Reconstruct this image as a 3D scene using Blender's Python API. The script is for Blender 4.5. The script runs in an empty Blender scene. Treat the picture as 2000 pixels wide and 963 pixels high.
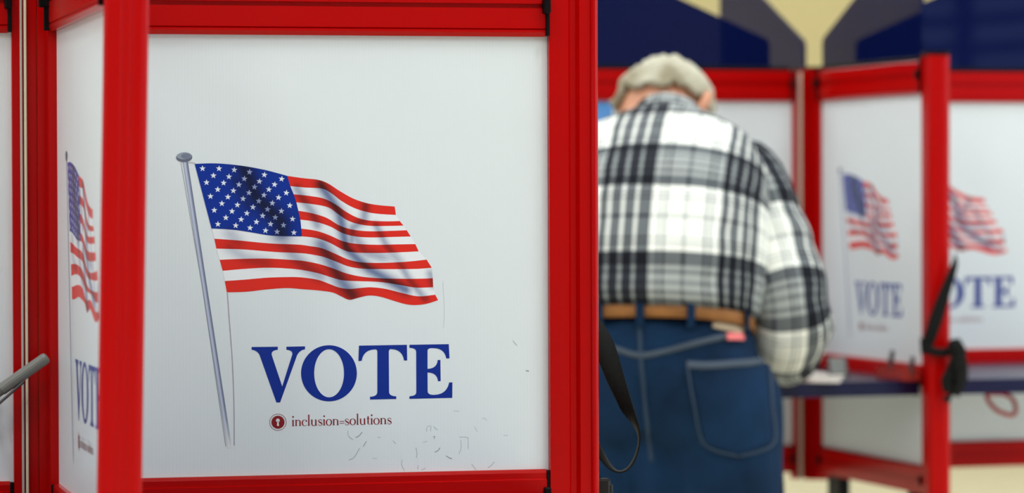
import bpy, bmesh, math, random
from mathutils import Vector, Matrix, noise
from mathutils.bvhtree import BVHTree
from mathutils.geometry import tessellate_polygon
random.seed(4)
S = bpy.context.scene
COL = S.collection
PI = math.pi

# ------------------------------------------------------------------ camera
FPX, HORIZON, ROLL, CAMZ = 6746.0, 376.5, -0.0035, 1.22
PITCH = math.atan((481.5 - HORIZON) / FPX)
cd = bpy.data.cameras.new('camera')
cam = bpy.data.objects.new('camera', cd); COL.objects.link(cam)
cd.sensor_fit = 'HORIZONTAL'; cd.sensor_width = 36.0; cd.lens = FPX * 36 / 2000
cd.clip_start = 0.05; cd.clip_end = 100
cd.dof.use_dof = True; cd.dof.focus_distance = 4.08; cd.dof.aperture_fstop = 5.0
CAMM = Matrix.Translation((0, 0, CAMZ)) @ Matrix.Rotation(PI / 2 - PITCH, 4, 'X') @ Matrix.Rotation(ROLL, 4, 'Z')
cam.matrix_world = CAMM
S.camera = cam
CAMP = Vector((0, 0, CAMZ))
def ray(px, py):
    return (CAMM.to_3x3() @ Vector(((px - 1000) / FPX, -(py - 481.5) / FPX, -1.0)))
def at_y(px, py, Y):                       # point of a pixel's ray at world depth Y
    d = ray(px, py); return CAMP + d * (Y / d.y)
def at_z(px, py, Z):                       # point of a pixel's ray on a level surface
    d = ray(px, py); return CAMP + d * ((Z - CAMZ) / d.z)

# ------------------------------------------------------------------ world, light, exposure
w = bpy.data.worlds.new('world'); S.world = w; w.use_nodes = True
w.node_tree.nodes['Background'].inputs[0].default_value = (.8, .86, 1, 1)
w.node_tree.nodes['Background'].inputs[1].default_value = 0.3
S.view_settings.view_transform = 'Standard'; S.view_settings.look = 'None'
S.view_settings.gamma = 1; S.view_settings.use_curve_mapping = False
S.view_settings.exposure = 0.02
LAMP_W = 60.0
WINDOW_W = 14.0

# ------------------------------------------------------------------ helpers
def lin(c):
    return tuple(((v / 255) / 12.92 if v / 255 <= .04045 else ((v / 255 + .055) / 1.055) ** 2.4) for v in c)
def L4(c): return lin(c) + (1,)
MATS = {}
def mat(name, col=(200, 200, 200), rough=.5, metal=0, spec=.5, noise_amt=0, noise_scale=20, bump=0, bump_scale=200, linear=None, coat=0):
    m = bpy.data.materials.new(name); m.use_nodes = True; MATS[name] = m
    nt = m.node_tree; b = nt.nodes['Principled BSDF']
    c = linear or lin(col)
    b.inputs['Base Color'].default_value = (*c, 1); b.inputs['Roughness'].default_value = rough
    b.inputs['Metallic'].default_value = metal; b.inputs['Specular IOR Level'].default_value = spec
    b.inputs['Coat Weight'].default_value = coat
    tc = nt.nodes.new('ShaderNodeTexCoord')
    if noise_amt:
        n = nt.nodes.new('ShaderNodeTexNoise'); n.inputs['Scale'].default_value = noise_scale; n.inputs['Detail'].default_value = 5
        r = nt.nodes.new('ShaderNodeValToRGB')
        r.color_ramp.elements[0].position = .3; r.color_ramp.elements[1].position = .7
        r.color_ramp.elements[0].color = tuple(v * (1 - noise_amt) for v in c) + (1,)
        r.color_ramp.elements[1].color = tuple(min(1, v * (1 + noise_amt)) for v in c) + (1,)
        nt.links.new(tc.outputs['Object'], n.inputs['Vector']); nt.links.new(n.outputs['Fac'], r.inputs['Fac'])
        nt.links.new(r.outputs['Color'], b.inputs['Base Color'])
    if bump:
        n = nt.nodes.new('ShaderNodeTexNoise'); n.inputs['Scale'].default_value = bump_scale; n.inputs['Detail'].default_value = 3
        bp = nt.nodes.new('ShaderNodeBump'); bp.inputs['Strength'].default_value = bump; bp.inputs['Distance'].default_value = .002
        nt.links.new(tc.outputs['Object'], n.inputs['Vector']); nt.links.new(n.outputs['Fac'], bp.inputs['Height'])
        nt.links.new(bp.outputs['Normal'], b.inputs['Normal'])
    return m
def new_obj(name, mesh, parent=None):
    o = bpy.data.objects.new(name, mesh); COL.objects.link(o)
    if parent is not None: o.parent = parent
    return o
def empty(name, loc=(0, 0, 0), rz=0):
    o = bpy.data.objects.new(name, None); COL.objects.link(o)
    o.location = loc; o.rotation_euler = (0, 0, rz); o.empty_display_size = .1
    return o
def tag(o, label=None, cat=None, group=None, kind=None):
    if label: o['label'] = label
    if cat: o['category'] = cat
    if group: o['group'] = group
    if kind: o['kind'] = kind
    return o

class MB:
    def __init__(s): s.v = []; s.f = []; s.c = []; s.uv = []
    def add(s, vs, fs):
        k = len(s.v); s.v += [tuple(v) for v in vs]; s.f += [tuple(i + k for i in f) for f in fs]; return k
    def box(s, a, b):
        (x0, y0, z0), (x1, y1, z1) = a, b
        s.add([(x0, y0, z0), (x1, y0, z0), (x1, y1, z0), (x0, y1, z0), (x0, y0, z1), (x1, y0, z1), (x1, y1, z1), (x0, y1, z1)],
              [(3, 2, 1, 0), (4, 5, 6, 7), (0, 1, 5, 4), (1, 2, 6, 5), (2, 3, 7, 6), (3, 0, 4, 7)])
    def cbox(s, a, b, ch=.002):          # box with its vertical edges and top chamfered
        (x0, y0, z0), (x1, y1, z1) = a, b
        p = [(x0 + ch, y0), (x1 - ch, y0), (x1, y0 + ch), (x1, y1 - ch), (x1 - ch, y1), (x0 + ch, y1), (x0, y1 - ch), (x0, y0 + ch)]
        cx, cy = (x0 + x1) / 2, (y0 + y1) / 2
        q = [(x - ch * (1 if x > cx else -1) * .7, y - ch * (1 if y > cy else -1) * .7) for x, y in p]
        vs = [(*u, z0 + ch) for u in p] + [(*u, z1 - ch) for u in p] + [(*u, z1) for u in q] + [(*u, z0) for u in q]
        fs = [(i, (i + 1) % 8, 8 + (i + 1) % 8, 8 + i) for i in range(8)] + [(8 + i, 8 + (i + 1) % 8, 16 + (i + 1) % 8, 16 + i) for i in range(8)]
        fs += [(24 + i, 24 + (i + 1) % 8, (i + 1) % 8, i) for i in range(8)]
        fs += [tuple(range(16, 24)), tuple(reversed(range(24, 32)))]
        s.add(vs, fs)
    def extrude(s, prof, a, b, axes):    # prof: 2D polygon; axes maps (p, q, h) to xyz
        n = len(prof)
        vs = [axes(p, q, a) for p, q in prof] + [axes(p, q, b) for p, q in prof]
        s.add(vs, [(i, (i + 1) % n, n + (i + 1) % n, n + i) for i in range(n)] + [tuple(reversed(range(n))), tuple(range(n, 2 * n))])
    def tube(s, pts, r, seg=10, cap=True):
        pts = [Vector(p) for p in pts]; n = len(pts)
        rs = r if isinstance(r, (list, tuple)) else [r] * n
        k = len(s.v); prev = None
        for i, p in enumerate(pts):
            t = (pts[min(i + 1, n - 1)] - pts[max(i - 1, 0)]).normalized()
            a = prev - t * prev.dot(t) if prev is not None else t.orthogonal()
            a.normalize(); b = t.cross(a); prev = a
            for j in range(seg):
                q = 2 * PI * j / seg; s.v.append(tuple(p + (a * math.cos(q) + b * math.sin(q)) * rs[i]))
        for i in range(n - 1):
            for j in range(seg):
                s.f.append((k + i * seg + j, k + i * seg + (j + 1) % seg, k + (i + 1) * seg + (j + 1) % seg, k + (i + 1) * seg + j))
        if cap:
            s.f.append(tuple(reversed(range(k, k + seg)))); s.f.append(tuple(range(k + (n - 1) * seg, k + n * seg)))
    def ball(s, c, r, seg=20, rings=12, rot=None):
        c = Vector(c); k = len(s.v); M = rot or Matrix.Identity(3)
        r = r if isinstance(r, (list, tuple)) else (r, r, r)
        for i in range(rings + 1):
            th = PI * i / rings
            m = 1 if i in (0, rings) else seg
            for j in range(m):
                ph = 2 * PI * j / seg
                s.v.append(tuple(c + M @ Vector((r[0] * math.sin(th) * math.cos(ph), r[1] * math.sin(th) * math.sin(ph), r[2] * math.cos(th)))))
        def idx(i, j): return k if i == 0 else (k + 1 + (rings - 1) * seg if i == rings else k + 1 + (i - 1) * seg + j % seg)
        for i in range(rings):
            for j in range(seg):
                if i == 0: s.f.append((k, idx(1, j), idx(1, j + 1)))
                elif i == rings - 1: s.f.append((idx(i, j), idx(rings, 0), idx(i, j + 1)))
                else: s.f.append((idx(i, j), idx(i + 1, j), idx(i + 1, j + 1), idx(i, j + 1)))
    def capsule(s, p0, p1, r0, r1, seg=18):
        p0, p1 = Vector(p0), Vector(p1)
        s.ball(p0, r0, seg, 10); s.ball(p1, r1, seg, 10); s.tube([p0, p1], [r0, r1], seg)
    def mesh(s, name, m, smooth=False, fix=True):
        me = bpy.data.meshes.new(name); me.from_pydata(s.v, [], s.f); me.update()
        if fix:
            bm = bmesh.new(); bm.from_mesh(me); bmesh.ops.recalc_face_normals(bm, faces=bm.faces); bm.to_mesh(me); bm.free()
        if m is not None: me.materials.append(m if not isinstance(m, str) else MATS[m])
        if smooth: me.polygons.foreach_set('use_smooth', [True] * len(me.polygons))
        return me
    def build(s, name, m, parent=None, smooth=False, fix=True):
        return new_obj(name, s.mesh(name, m, smooth, fix), parent)
def smooth_angle(o, deg=40):
    me = o.data if hasattr(o, 'data') else o
    bm = bmesh.new(); bm.from_mesh(me)
    for e in bm.edges: e.smooth = len(e.link_faces) == 2 and e.calc_face_angle(0) < math.radians(deg)
    for f in bm.faces: f.smooth = True
    bm.to_mesh(me); bm.free()
def catmull(pts, n):
    pts = [Vector(p) for p in pts]; out = []
    m = len(pts) - 1
    for k in range(n + 1):
        t = k / n * m; i = min(int(t), m - 1); f = t - i
        p0, p1, p2, p3 = pts[max(i - 1, 0)], pts[i], pts[i + 1], pts[min(i + 2, m)]
        out.append(.5 * ((2 * p1) + (p2 - p0) * f + (2 * p0 - 5 * p1 + 4 * p2 - p3) * f * f + (3 * p1 - p0 - 3 * p2 + p3) * f ** 3))
    return out
def remesh(mb, voxel, smooth_it=6, factor=.5):
    me = mb.mesh('tmp', None); o = new_obj('tmp', me)
    r = o.modifiers.new('r', 'REMESH'); r.mode = 'VOXEL'; r.voxel_size = voxel
    if smooth_it:
        sm = o.modifiers.new('s', 'SMOOTH'); sm.iterations = smooth_it; sm.factor = factor
    dg = bpy.context.evaluated_depsgraph_get(); dg.update()
    out = bpy.data.meshes.new_from_object(o.evaluated_get(dg))
    bpy.data.objects.remove(o); bpy.data.meshes.remove(me)
    out.polygons.foreach_set('use_smooth', [True] * len(out.polygons))
    return out

# ------------------------------------------------------------------ materials
mat('red_paint', linear=(.44, .0006, .0005), rough=.22, spec=.17, bump=.05, bump_scale=600)
mat('cream_strip', (226, 214, 186), .5)
mat('grey_strip', (185, 180, 170), .5)
mat('black_plastic', (7, 7, 8), .45, spec=.12)
mat('dark_rubber', (22, 22, 23), .6)
mat('navy_board', linear=(.004, .005, .042), rough=.30, spec=.38, noise_amt=.15, noise_scale=60)
mat('white_wall', (140, 141, 145), .8, noise_amt=.03)
mat('cream_wall', linear=(.60, .50, .24), rough=.75, noise_amt=.04, noise_scale=3, bump=.1, bump_scale=80)
mat('pale_wall', (208, 208, 216), .8, noise_amt=.03)
mat('ceiling_paint', (228, 226, 220), .9, noise_amt=.03)
mat('skirting', (90, 70, 50), .6)
mat('luminaire_body', (225, 225, 225), .5)
mat('webbing', linear=(.006, .006, .006), rough=.7, spec=.15, bump=.6, bump_scale=900)
mat('buckle_plastic', (26, 26, 28), .4, spec=.3)
mat('skin', (214, 150, 118), .5, noise_amt=.06, noise_scale=25)
mat('paper_white', (238, 234, 226), .8)
mat('blue_paper', linear=(.10, .30, .68), rough=.7, noise_amt=.05)
mat('pen_grey', (118, 116, 110), .42)
mat('pen_dark', (52, 52, 52), .4)
mat('belt_leather', linear=(.30, .125, .038), rough=.55, spec=.25, noise_amt=.2, noise_scale=30, bump=.2)
mat('stitch', linear=(.022, .045, .085), rough=.8)
mat('hem_stitch', linear=(.048, .068, .098), rough=.8)
mat('patch_tan', (170, 150, 125), .7)
mat('label_pink', (226, 112, 112), .6)
mat('shoe_leather', (40, 34, 30), .5)
mat('eye_white', (235, 235, 230), .3)
mat('steel_rim', (70, 70, 74), .35)
mat('grey_card', (150, 155, 152), .5)

def nodes(m): return m.node_tree.nodes, m.node_tree.links
# corrugated plastic sheet: white with fine vertical flutes
m = mat('white_sheet', (225, 231, 233), .32, spec=.45); N, Lk = nodes(m)
tc = N.new('ShaderNodeTexCoord'); wv = N.new('ShaderNodeTexWave'); wv.wave_type = 'BANDS'; wv.bands_direction = 'X'
wv.inputs['Scale'].default_value = 78; wv.inputs['Distortion'].default_value = .4; wv.inputs['Detail'].default_value = 1
bp = N.new('ShaderNodeBump'); bp.inputs['Strength'].default_value = .05; bp.inputs['Distance'].default_value = .0005
Lk.new(tc.outputs['Object'], wv.inputs['Vector']); Lk.new(wv.outputs['Fac'], bp.inputs['Height']); Lk.new(bp.outputs['Normal'], N['Principled BSDF'].inputs['Normal'])
# printed ink, colour per corner
m = mat('ink', (255, 255, 255), .32, spec=.3); N, Lk = nodes(m)
at = N.new('ShaderNodeVertexColor'); at.layer_name = 'ink'; Lk.new(at.outputs['Color'], N['Principled BSDF'].inputs['Base Color'])
# denim
m = mat('denim', linear=(.0055, .022, .058), rough=.85, spec=.12, noise_amt=.5, noise_scale=7, bump=.5, bump_scale=700)
# hair
m = mat('grey_hair', (196, 190, 168), .7, spec=.3); N, Lk = nodes(m)
tc = N.new('ShaderNodeTexCoord'); nz = N.new('ShaderNodeTexNoise'); nz.inputs['Scale'].default_value = 18; nz.inputs['Detail'].default_value = 6
rp = N.new('ShaderNodeValToRGB'); rp.color_ramp.elements[0].position = .3; rp.color_ramp.elements[1].position = .68
rp.color_ramp.elements[0].color = L4((138, 126, 100)); rp.color_ramp.elements[1].color = L4((208, 204, 184))
mp = N.new('ShaderNodeMapping'); mp.inputs['Scale'].default_value = (1, .35, 1)
n2 = N.new('ShaderNodeTexNoise'); n2.inputs['Scale'].default_value = 260; bp = N.new('ShaderNodeBump'); bp.inputs['Strength'].default_value = .8; bp.inputs['Distance'].default_value = .004
Lk.new(tc.outputs['Object'], mp.inputs['Vector']); Lk.new(mp.outputs['Vector'], nz.inputs['Vector']); Lk.new(nz.outputs['Fac'], rp.inputs['Fac'])
Lk.new(mp.outputs['Vector'], n2.inputs['Vector']); Lk.new(n2.outputs['Fac'], bp.inputs['Height']); Lk.new(bp.outputs['Normal'], N['Principled BSDF'].inputs['Normal'])
Lk.new(rp.outputs['Color'], N['Principled BSDF'].inputs['Base Color'])
# gym floor: pale varnished boards
m = mat('gym_floor', (214, 196, 150), .25, spec=.5); N, Lk = nodes(m)
tc = N.new('ShaderNodeTexCoord'); br = N.new('ShaderNodeTexBrick'); br.inputs['Scale'].default_value = 1
br.inputs['Brick Width'].default_value = 1.2; br.inputs['Row Height'].default_value = .07; br.inputs['Mortar Size'].default_value = .002
br.inputs['Color1'].default_value = L4((222, 216, 194)); br.inputs['Color2'].default_value = L4((214, 206, 180)); br.inputs['Mortar'].default_value = L4((170, 150, 110))
Lk.new(tc.outputs['Object'], br.inputs['Vector']); Lk.new(br.outputs['Color'], N['Principled BSDF'].inputs['Base Color'])
# translucent navy acrylic
m = bpy.data.materials.new('navy_acrylic'); m.use_nodes = True; MATS['navy_acrylic'] = m; N, Lk = nodes(m)
pb = N['Principled BSDF']; pb.inputs['Base Color'].default_value = (.003, .008, .070, 1); pb.inputs['Roughness'].default_value = .025; pb.inputs['Specular IOR Level'].default_value = .5
tr = N.new('ShaderNodeBsdfTransparent'); tr.inputs['Color'].default_value = (.15, .16, .42, 1)
mx = N.new('ShaderNodeMixShader'); mx.inputs['Fac'].default_value = .38
out = [n for n in N if n.type == 'OUTPUT_MATERIAL'][0]
Lk.new(pb.outputs[0], mx.inputs[1]); Lk.new(tr.outputs[0], mx.inputs[2]); Lk.new(mx.outputs[0], out.inputs['Surface'])
m = bpy.data.materials.new('red_acrylic'); m.use_nodes = True; MATS['red_acrylic'] = m; N, Lk = nodes(m)
pb = N['Principled BSDF']; pb.inputs['Base Color'].default_value = (.5, .04, .03, 1); pb.inputs['Roughness'].default_value = .2
tr = N.new('ShaderNodeBsdfTransparent'); tr.inputs['Color'].default_value = (.95, .7, .66, 1)
mx = N.new('ShaderNodeMixShader'); mx.inputs['Fac'].default_value = .6
out = [n for n in N if n.type == 'OUTPUT_MATERIAL'][0]
Lk.new(pb.outputs[0], mx.inputs[1]); Lk.new(tr.outputs[0], mx.inputs[2]); Lk.new(mx.outputs[0], out.inputs['Surface'])
def emit(name, col, st):
    m = bpy.data.materials.new(name); m.use_nodes = True; MATS[name] = m; N, Lk = nodes(m)
    e = N.new('ShaderNodeEmission'); e.inputs[0].default_value = (*col, 1); e.inputs[1].default_value = st
    Lk.new(e.outputs[0], [n for n in N if n.type == 'OUTPUT_MATERIAL'][0].inputs['Surface']); N.remove(N['Principled BSDF'])
emit('lamp_glow', (.95, .98, 1), 3.0)
emit('reflection_pane', (.45, .62, 1), .8)  # dim glow added to show as a reflection in the navy screens
emit('added_daylight_pane', (.78, .88, 1), 2.6)
# plaid flannel: stripes along u and v (metres on the cloth)
def plaid():
    m = mat('plaid', (255, 255, 255), .9, spec=.15); N, Lk = nodes(m)
    uv = N.new('ShaderNodeUVMap'); uv.uv_map = 'cloth'; sx = N.new('ShaderNodeSeparateXYZ'); Lk.new(uv.outputs[0], sx.inputs[0])
    def ramp(src, period, off, stops):
        a = N.new('ShaderNodeMath'); a.operation = 'MULTIPLY_ADD'; a.inputs[1].default_value = 1 / period; a.inputs[2].default_value = off
        f = N.new('ShaderNodeMath'); f.operation = 'FRACT'; r = N.new('ShaderNodeValToRGB'); r.color_ramp.interpolation = 'CONSTANT'
        Lk.new(src, a.inputs[0]); Lk.new(a.outputs[0], f.inputs[0]); Lk.new(f.outputs[0], r.inputs[0])
        el = r.color_ramp.elements
        while len(el) > 1: el.remove(el[0])
        el[0].position = 0; el[0].color = (stops[0][1],) * 3 + (1,)
        for p, v in stops[1:]:
            e = el.new(p); e.color = (v,) * 3 + (1,)
        return r.outputs[0]
    PU, PV = .217, .235
    def stops(P, seq_): return [(a / P, v) for a, v in seq_]
    du = ramp(sx.outputs[0], PU, .355, stops(PU, [(0, 1), (.014, .12), (.0205, 1), (.0385, .12), (.045, 1), (.063, .12), (.0695, 1), (.092, 0),
        (.106, .45), (.110, 0), (.116, .45), (.120, 0), (.150, .25), (.156, 0), (.188, .5), (.192, 0), (.198, .45), (.202, 0)]))
    dv = ramp(sx.outputs[1], PV, .0, stops(PV, [(0, 1), (.022, .48), (.029, .85), (.036, .48), (.047, .8), (.054, .48), (.066, .85), (.073, .48), (.080, 1), (.105, 0),
        (.118, .4), (.122, 0), (.128, .35), (.132, 0), (.168, .3), (.175, 0), (.205, .4), (.209, 0), (.215, .35), (.219, 0)]))
    ad = N.new('ShaderNodeMath'); ad.operation = 'ADD'; Lk.new(du, ad.inputs[0]); Lk.new(dv, ad.inputs[1])
    hf = N.new('ShaderNodeMath'); hf.operation = 'MULTIPLY'; hf.inputs[1].default_value = .5; Lk.new(ad.outputs[0], hf.inputs[0])
    r = N.new('ShaderNodeValToRGB'); el = r.color_ramp.elements
    el[0].position = 0; el[0].color = L4((240, 240, 232)); el[1].position = 1; el[1].color = L4((22, 23, 30))
    e = el.new(.28); e.color = L4((150, 155, 155)); e = el.new(.5); e.color = L4((104, 108, 111)); e = el.new(.62); e.color = L4((54, 57, 64))
    Lk.new(hf.outputs[0], r.inputs[0]); Lk.new(r.outputs[0], N['Principled BSDF'].inputs['Base Color'])
    tcn = N.new('ShaderNodeTexCoord'); nz = N.new('ShaderNodeTexNoise'); nz.inputs['Scale'].default_value = 26; nz.inputs['Detail'].default_value = 4
    bp = N.new('ShaderNodeBump'); bp.inputs['Strength'].default_value = .35; bp.inputs['Distance'].default_value = .012
    Lk.new(tcn.outputs['Object'], nz.inputs['Vector']); Lk.new(nz.outputs['Fac'], bp.inputs['Height']); Lk.new(bp.outputs['Normal'], N['Principled BSDF'].inputs['Normal'])
plaid()

# ------------------------------------------------------------------ the room: a school gym
RX0, RX1, RY0, RY1, RH = -8.0, 9.0, -7.0, 17.0, 5.2
def structure(name, a, b, m):
    mb = MB(); mb.box(a, b); return tag(mb.build(name, m), kind='structure')
structure('floor', (RX0, RY0, -.1), (RX1, RY1, 0), 'gym_floor')
structure('ceiling', (RX0, RY0, RH), (RX1, RY1, RH + .1), 'ceiling_paint')
structure('wall_back', (RX0, RY1, 0), (RX1, RY1 + .2, RH), 'cream_wall')
structure('wall_left', (RX0 - .2, RY0, 0), (RX0, RY1, RH), 'pale_wall')
structure('wall_right', (RX1, RY0, 0), (RX1 + .2, RY1, RH), 'white_wall')
structure('wall_front', (RX0, RY0 - .2, 0), (RX1, RY0, RH), 'white_wall')
structure('baseboard_back', (RX0, RY1 - .02, 0), (RX1, RY1, .12), 'skirting')
# unseen windows added in the right-hand wall to put highlights on post edges
for k in range(4):
    yc = (-2.7, 1.0, 4.6, 8.2)[k]; z0, H, hw = .4, 3.4, 1.35
    wo = empty('added_window_%d' % (k + 1), (RX1, yc, z0), PI / 2); tag(wo, kind='structure')
    g = MB(); g.box((-hw, .01, 0), (hw, .02, H)); g.build('pane', 'added_daylight_pane' if k else 'reflection_pane', wo)
    for xx in (-hw, -hw / 3, hw / 3, hw):
        fr = MB(); fr.box((xx - .05, .0, -.05), (xx + .05, .08, H + .05)); fr.build('mullion', 'pen_dark', wo)
    for q in range(3 * (1 if k else 7) + 1):  # close bars on the first, shaped to reflect as a grid
        zz = H * q / (3 * (1 if k else 7)); fr = MB(); fr.box((-hw, .0, zz - .03), (hw, .075, zz + .03)); fr.build('transom', 'pen_dark', wo)
    if not k: continue                     # this one is added for its reflection in the navy screens, no lamp
    ld = bpy.data.lights.new('added_daylight', 'AREA'); ld.shape = 'RECTANGLE'; ld.size = 2.6; ld.size_y = 3.0; ld.energy = WINDOW_W; ld.color = (.80, .90, 1)  # unseen fill lamp added in front of the pane
    lo = new_obj('added_daylight', ld, wo); lo.location = (0, .12, H / 2); lo.rotation_euler = (PI / 2, 0, 0)
def build_lights():
    first = None; k = 0
    for yy in (-4.5, -1.0, 2.5, 6.0, 9.5, 13.5):
        for xx in (-5.5, -1.7, 2.1, 5.9):
            o = empty('ceiling_light', (xx, yy, RH - .10))
            row = {-4.5: 'nearest the windows', -1.0: 'just behind the photographer', 2.5: 'in front of the near booth', 6.0: 'above the standing voter', 9.5: 'beyond the far booth', 13.5: 'nearest the cream back wall'}[yy]
            colm = {-5.5: 'leftmost', -1.7: 'left of centre', 2.1: 'right of centre', 5.9: 'rightmost'}[xx]
            tag(o, 'white box ceiling light, %s in the row %s' % (colm, row), 'ceiling light', 'gym ceiling lights')
            if first is None:
                a = MB(); a.box((-.33, -.65, .02), (.33, .65, .10)); b = MB(); b.box((-.30, -.62, .005), (.30, .62, .02))
                first = (a.mesh('housing', 'luminaire_body'), b.mesh('diffuser', 'lamp_glow'))
                ld = bpy.data.lights.new('tube_light', 'AREA'); ld.shape = 'RECTANGLE'; ld.size = .6; ld.size_y = 1.24; ld.energy = LAMP_W; ld.color = (.875, .945, 1)
            new_obj('housing', first[0], o); new_obj('diffuser', first[1], o); new_obj('tube_light', ld, o)
build_lights()

# ------------------------------------------------------------------ voting booths
ZT = CAMZ + .1886; ZB = ZT - .52           # edges of the printed sheet
T_IN, T_OUT = .050, .5826                  # sheet from hub side to outer post
TM = (T_IN + T_OUT) / 2
B1 = (Vector((-.5247, 3.9705, 0)), .235)
B2 = (Vector((.621, 7.0886, 0)), .287)
NS = .0028                                 # half thickness of the sheet

def arm_local(px, py, n=-NS):              # a pixel on the near booth's frontal sheet -> (t, z) on that sheet
    c, th = B1; d = ray(px, py); R = Matrix.Rotation(-th, 3, 'Z')
    o = R @ (CAMP - c); d = R @ d; k = (n - o.y) / d.y; p = o + d * k
    return p.x, p.z

class Ink:                                 # flat printing: polygons with their own colours
    def __init__(s): s.v = []; s.f = []; s.c = []
    def P(s, px, py, layer): t, z = arm_local(px, py); return (t, -NS - .00022 * layer, z)
    def poly(s, pts, col, layer=1, holes=()):
        loops = [pts] + list(holes); k = len(s.v)
        for lp in loops:
            for p in lp: s.v.append(s.P(p[0], p[1], layer))
        for tri in tessellate_polygon([[Vector((p[0], p[1], 0)) for p in lp] for lp in loops]):
            s.f.append(tuple(i + k for i in tri)); s.c.append([lin(col)] * 3)
    def grid(s, rows, colf, layer=1):
        k = len(s.v); m = len(rows[0])
        for r in rows:
            for p in r: s.v.append(s.P(p[0], p[1], layer))
        cl = [[colf(p) for p in r] for r in rows]
        for i in range(len(rows) - 1):
            for j in range(m - 1):
                s.f.append((k + i * m + j, k + i * m + j + 1, k + (i + 1) * m + j + 1, k + (i + 1) * m + j))
                s.c.append([cl[i][j], cl[i][j + 1], cl[i + 1][j + 1], cl[i + 1][j]])
    def stroke(s, pts, wd, col, layer=1):
        pts = [Vector((p[0], p[1])) for p in pts]; n = len(pts)
        ws = wd if isinstance(wd, (list, tuple)) else [wd] * n
        A = []; Bq = []
        for i, p in enumerate(pts):
            t = pts[min(i + 1, n - 1)] - pts[max(i - 1, 0)]; t.normalize(); q = Vector((-t.y, t.x)) * ws[i] / 2
            A.append(p + q); Bq.append(p - q)
        c = lin(col) if not callable(col) else None
        s.grid([A, Bq], (lambda p: c) if c else col, layer)
    def mesh(s, name):
        me = bpy.data.meshes.new(name); me.from_pydata(s.v, [], s.f); me.update()
        ca = me.color_attributes.new('ink', 'FLOAT_COLOR', 'CORNER')
        flip = []
        i = 0
        for f, cols in zip(me.polygons, s.c):
            for j, li in enumerate(f.loop_indices): ca.data[li].color = (*cols[j], 1)
        for f in me.polygons:
            if f.normal.y > 0: flip.append(f.index)
        if flip:
            bm = bmesh.new(); bm.from_mesh(me); bm.faces.ensure_lookup_table()
            bmesh.ops.reverse_faces(bm, faces=[bm.faces[q] for q in flip]); bm.to_mesh(me); bm.free()
        me.materials.append(MATS['ink']); return me

# --- the waving flag
BD = {
 0: [(561.2, 343.6), (592, 348), (621, 351.2), (640.5, 358.3), (663, 372.8), (688.8, 387.3), (714.5, 396.3), (740.3, 400.8), (770.9, 403.4)],
 1: [(567, 363.6), (595.4, 366.3), (629.2, 368.6), (647, 377.6), (666.2, 392.1), (688.8, 405), (714.5, 413.7), (740.3, 417.9), (773.1, 419.8)],
 2: [(573.5, 379.5), (601.9, 382.4), (632.4, 387.9), (656.6, 400.1), (675.9, 413.7), (698.4, 425.3), (721, 430.7), (753.2, 432.3), (780.5, 431.7)],
 3: [(578.7, 395.3), (608.3, 398.5), (640.5, 405), (659.8, 417.9), (679.1, 430.7), (701.7, 438.1), (727.4, 441.4), (759.6, 441.4), (788, 440.7)],
 4: [(582.5, 411.7), (608.3, 416.3), (637.3, 425.3), (663, 440.4), (688.8, 448.4), (721, 451.7), (759.6, 451), (794.4, 449.7)],
 5: [(586.4, 429.1), (614.7, 433), (643.7, 442), (669.5, 455.5), (695.2, 462), (727.4, 463.9), (766.1, 462.9), (802.1, 462)],
 6: [(588.3, 446.5), (618, 451), (643.7, 459.7), (669.5, 471), (695.2, 476.1), (733.9, 478.1), (772.5, 477.4), (811.1, 476.8)],
 7: [(589.7, 461.7), (618, 465.2), (643.7, 474.2), (669.5, 487.7), (688.8, 492.9), (727.4, 494.2), (766.1, 493.5), (817.6, 491)],
 8: [(418.6, 466.3), (463.3, 469.4), (499.1, 473), (535, 475.9), (582.7, 477.8), (605, 480.7), (627.6, 484.5), (653.4, 495.1), (679.1, 506.4), (704.9, 512.2), (740.3, 513.5), (778.9, 512.2), (811.1, 509.6), (833, 507)],
 9: [(422.7, 485.7), (475.2, 487.3), (535, 492.1), (582.7, 494.3), (601.9, 496.1), (630.8, 501.6), (656.6, 511.2), (682.3, 520.9), (711.3, 525.1), (746.7, 525.7), (785.4, 525.7), (817.6, 525.1), (843.3, 523.1)],
 10: [(429, 507.5), (475, 505.5), (520, 505), (560, 507), (592.2, 509.6), (624.4, 516), (650.1, 524.1), (675.9, 533.8), (704.9, 540.2), (740.3, 543.4), (778.9, 544.4), (817.6, 544.4), (845.3, 543.4)],
 11: [(435, 529), (475, 525.5), (520, 523), (560, 524.4), (589, 527.3), (621.2, 533.8), (646.9, 541.8), (669.5, 547.6), (698.4, 549.2), (740.3, 550.8), (778.9, 556.3), (811.1, 561.8), (845.9, 561.1)],
 12: [(439, 549), (480, 546), (520, 542.5), (560, 541.2), (589, 541.8), (621.2, 546.6), (643.7, 554.7), (663, 561.8), (682.3, 564.3), (701.7, 562.7), (724.2, 561.1), (753.2, 564.3), (785.4, 572.4), (817.6, 578.8), (849.8, 575.6)],
 13: [(443, 571), (480, 570), (520, 565.5), (560, 562.7), (592.2, 565), (624.4, 567.6), (650.1, 571.4), (666.2, 578.8), (682.3, 585.6), (698.4, 582), (721, 577.2), (743.5, 579.8), (769.3, 587.5), (791.8, 594), (811.1, 595.9), (833.7, 593.3), (855.6, 586.2)]}
B7L = [(413.1, 446.3), (453.7, 448.6), (487.2, 453.4), (523, 459.4), (549.3, 461.1), (589.7, 461.7)]
B0L = [(380.2, 320.2), (415.5, 319), (451.4, 321.3), (487.2, 326.1), (523, 333.3), (561.2, 343.6)]
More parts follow.
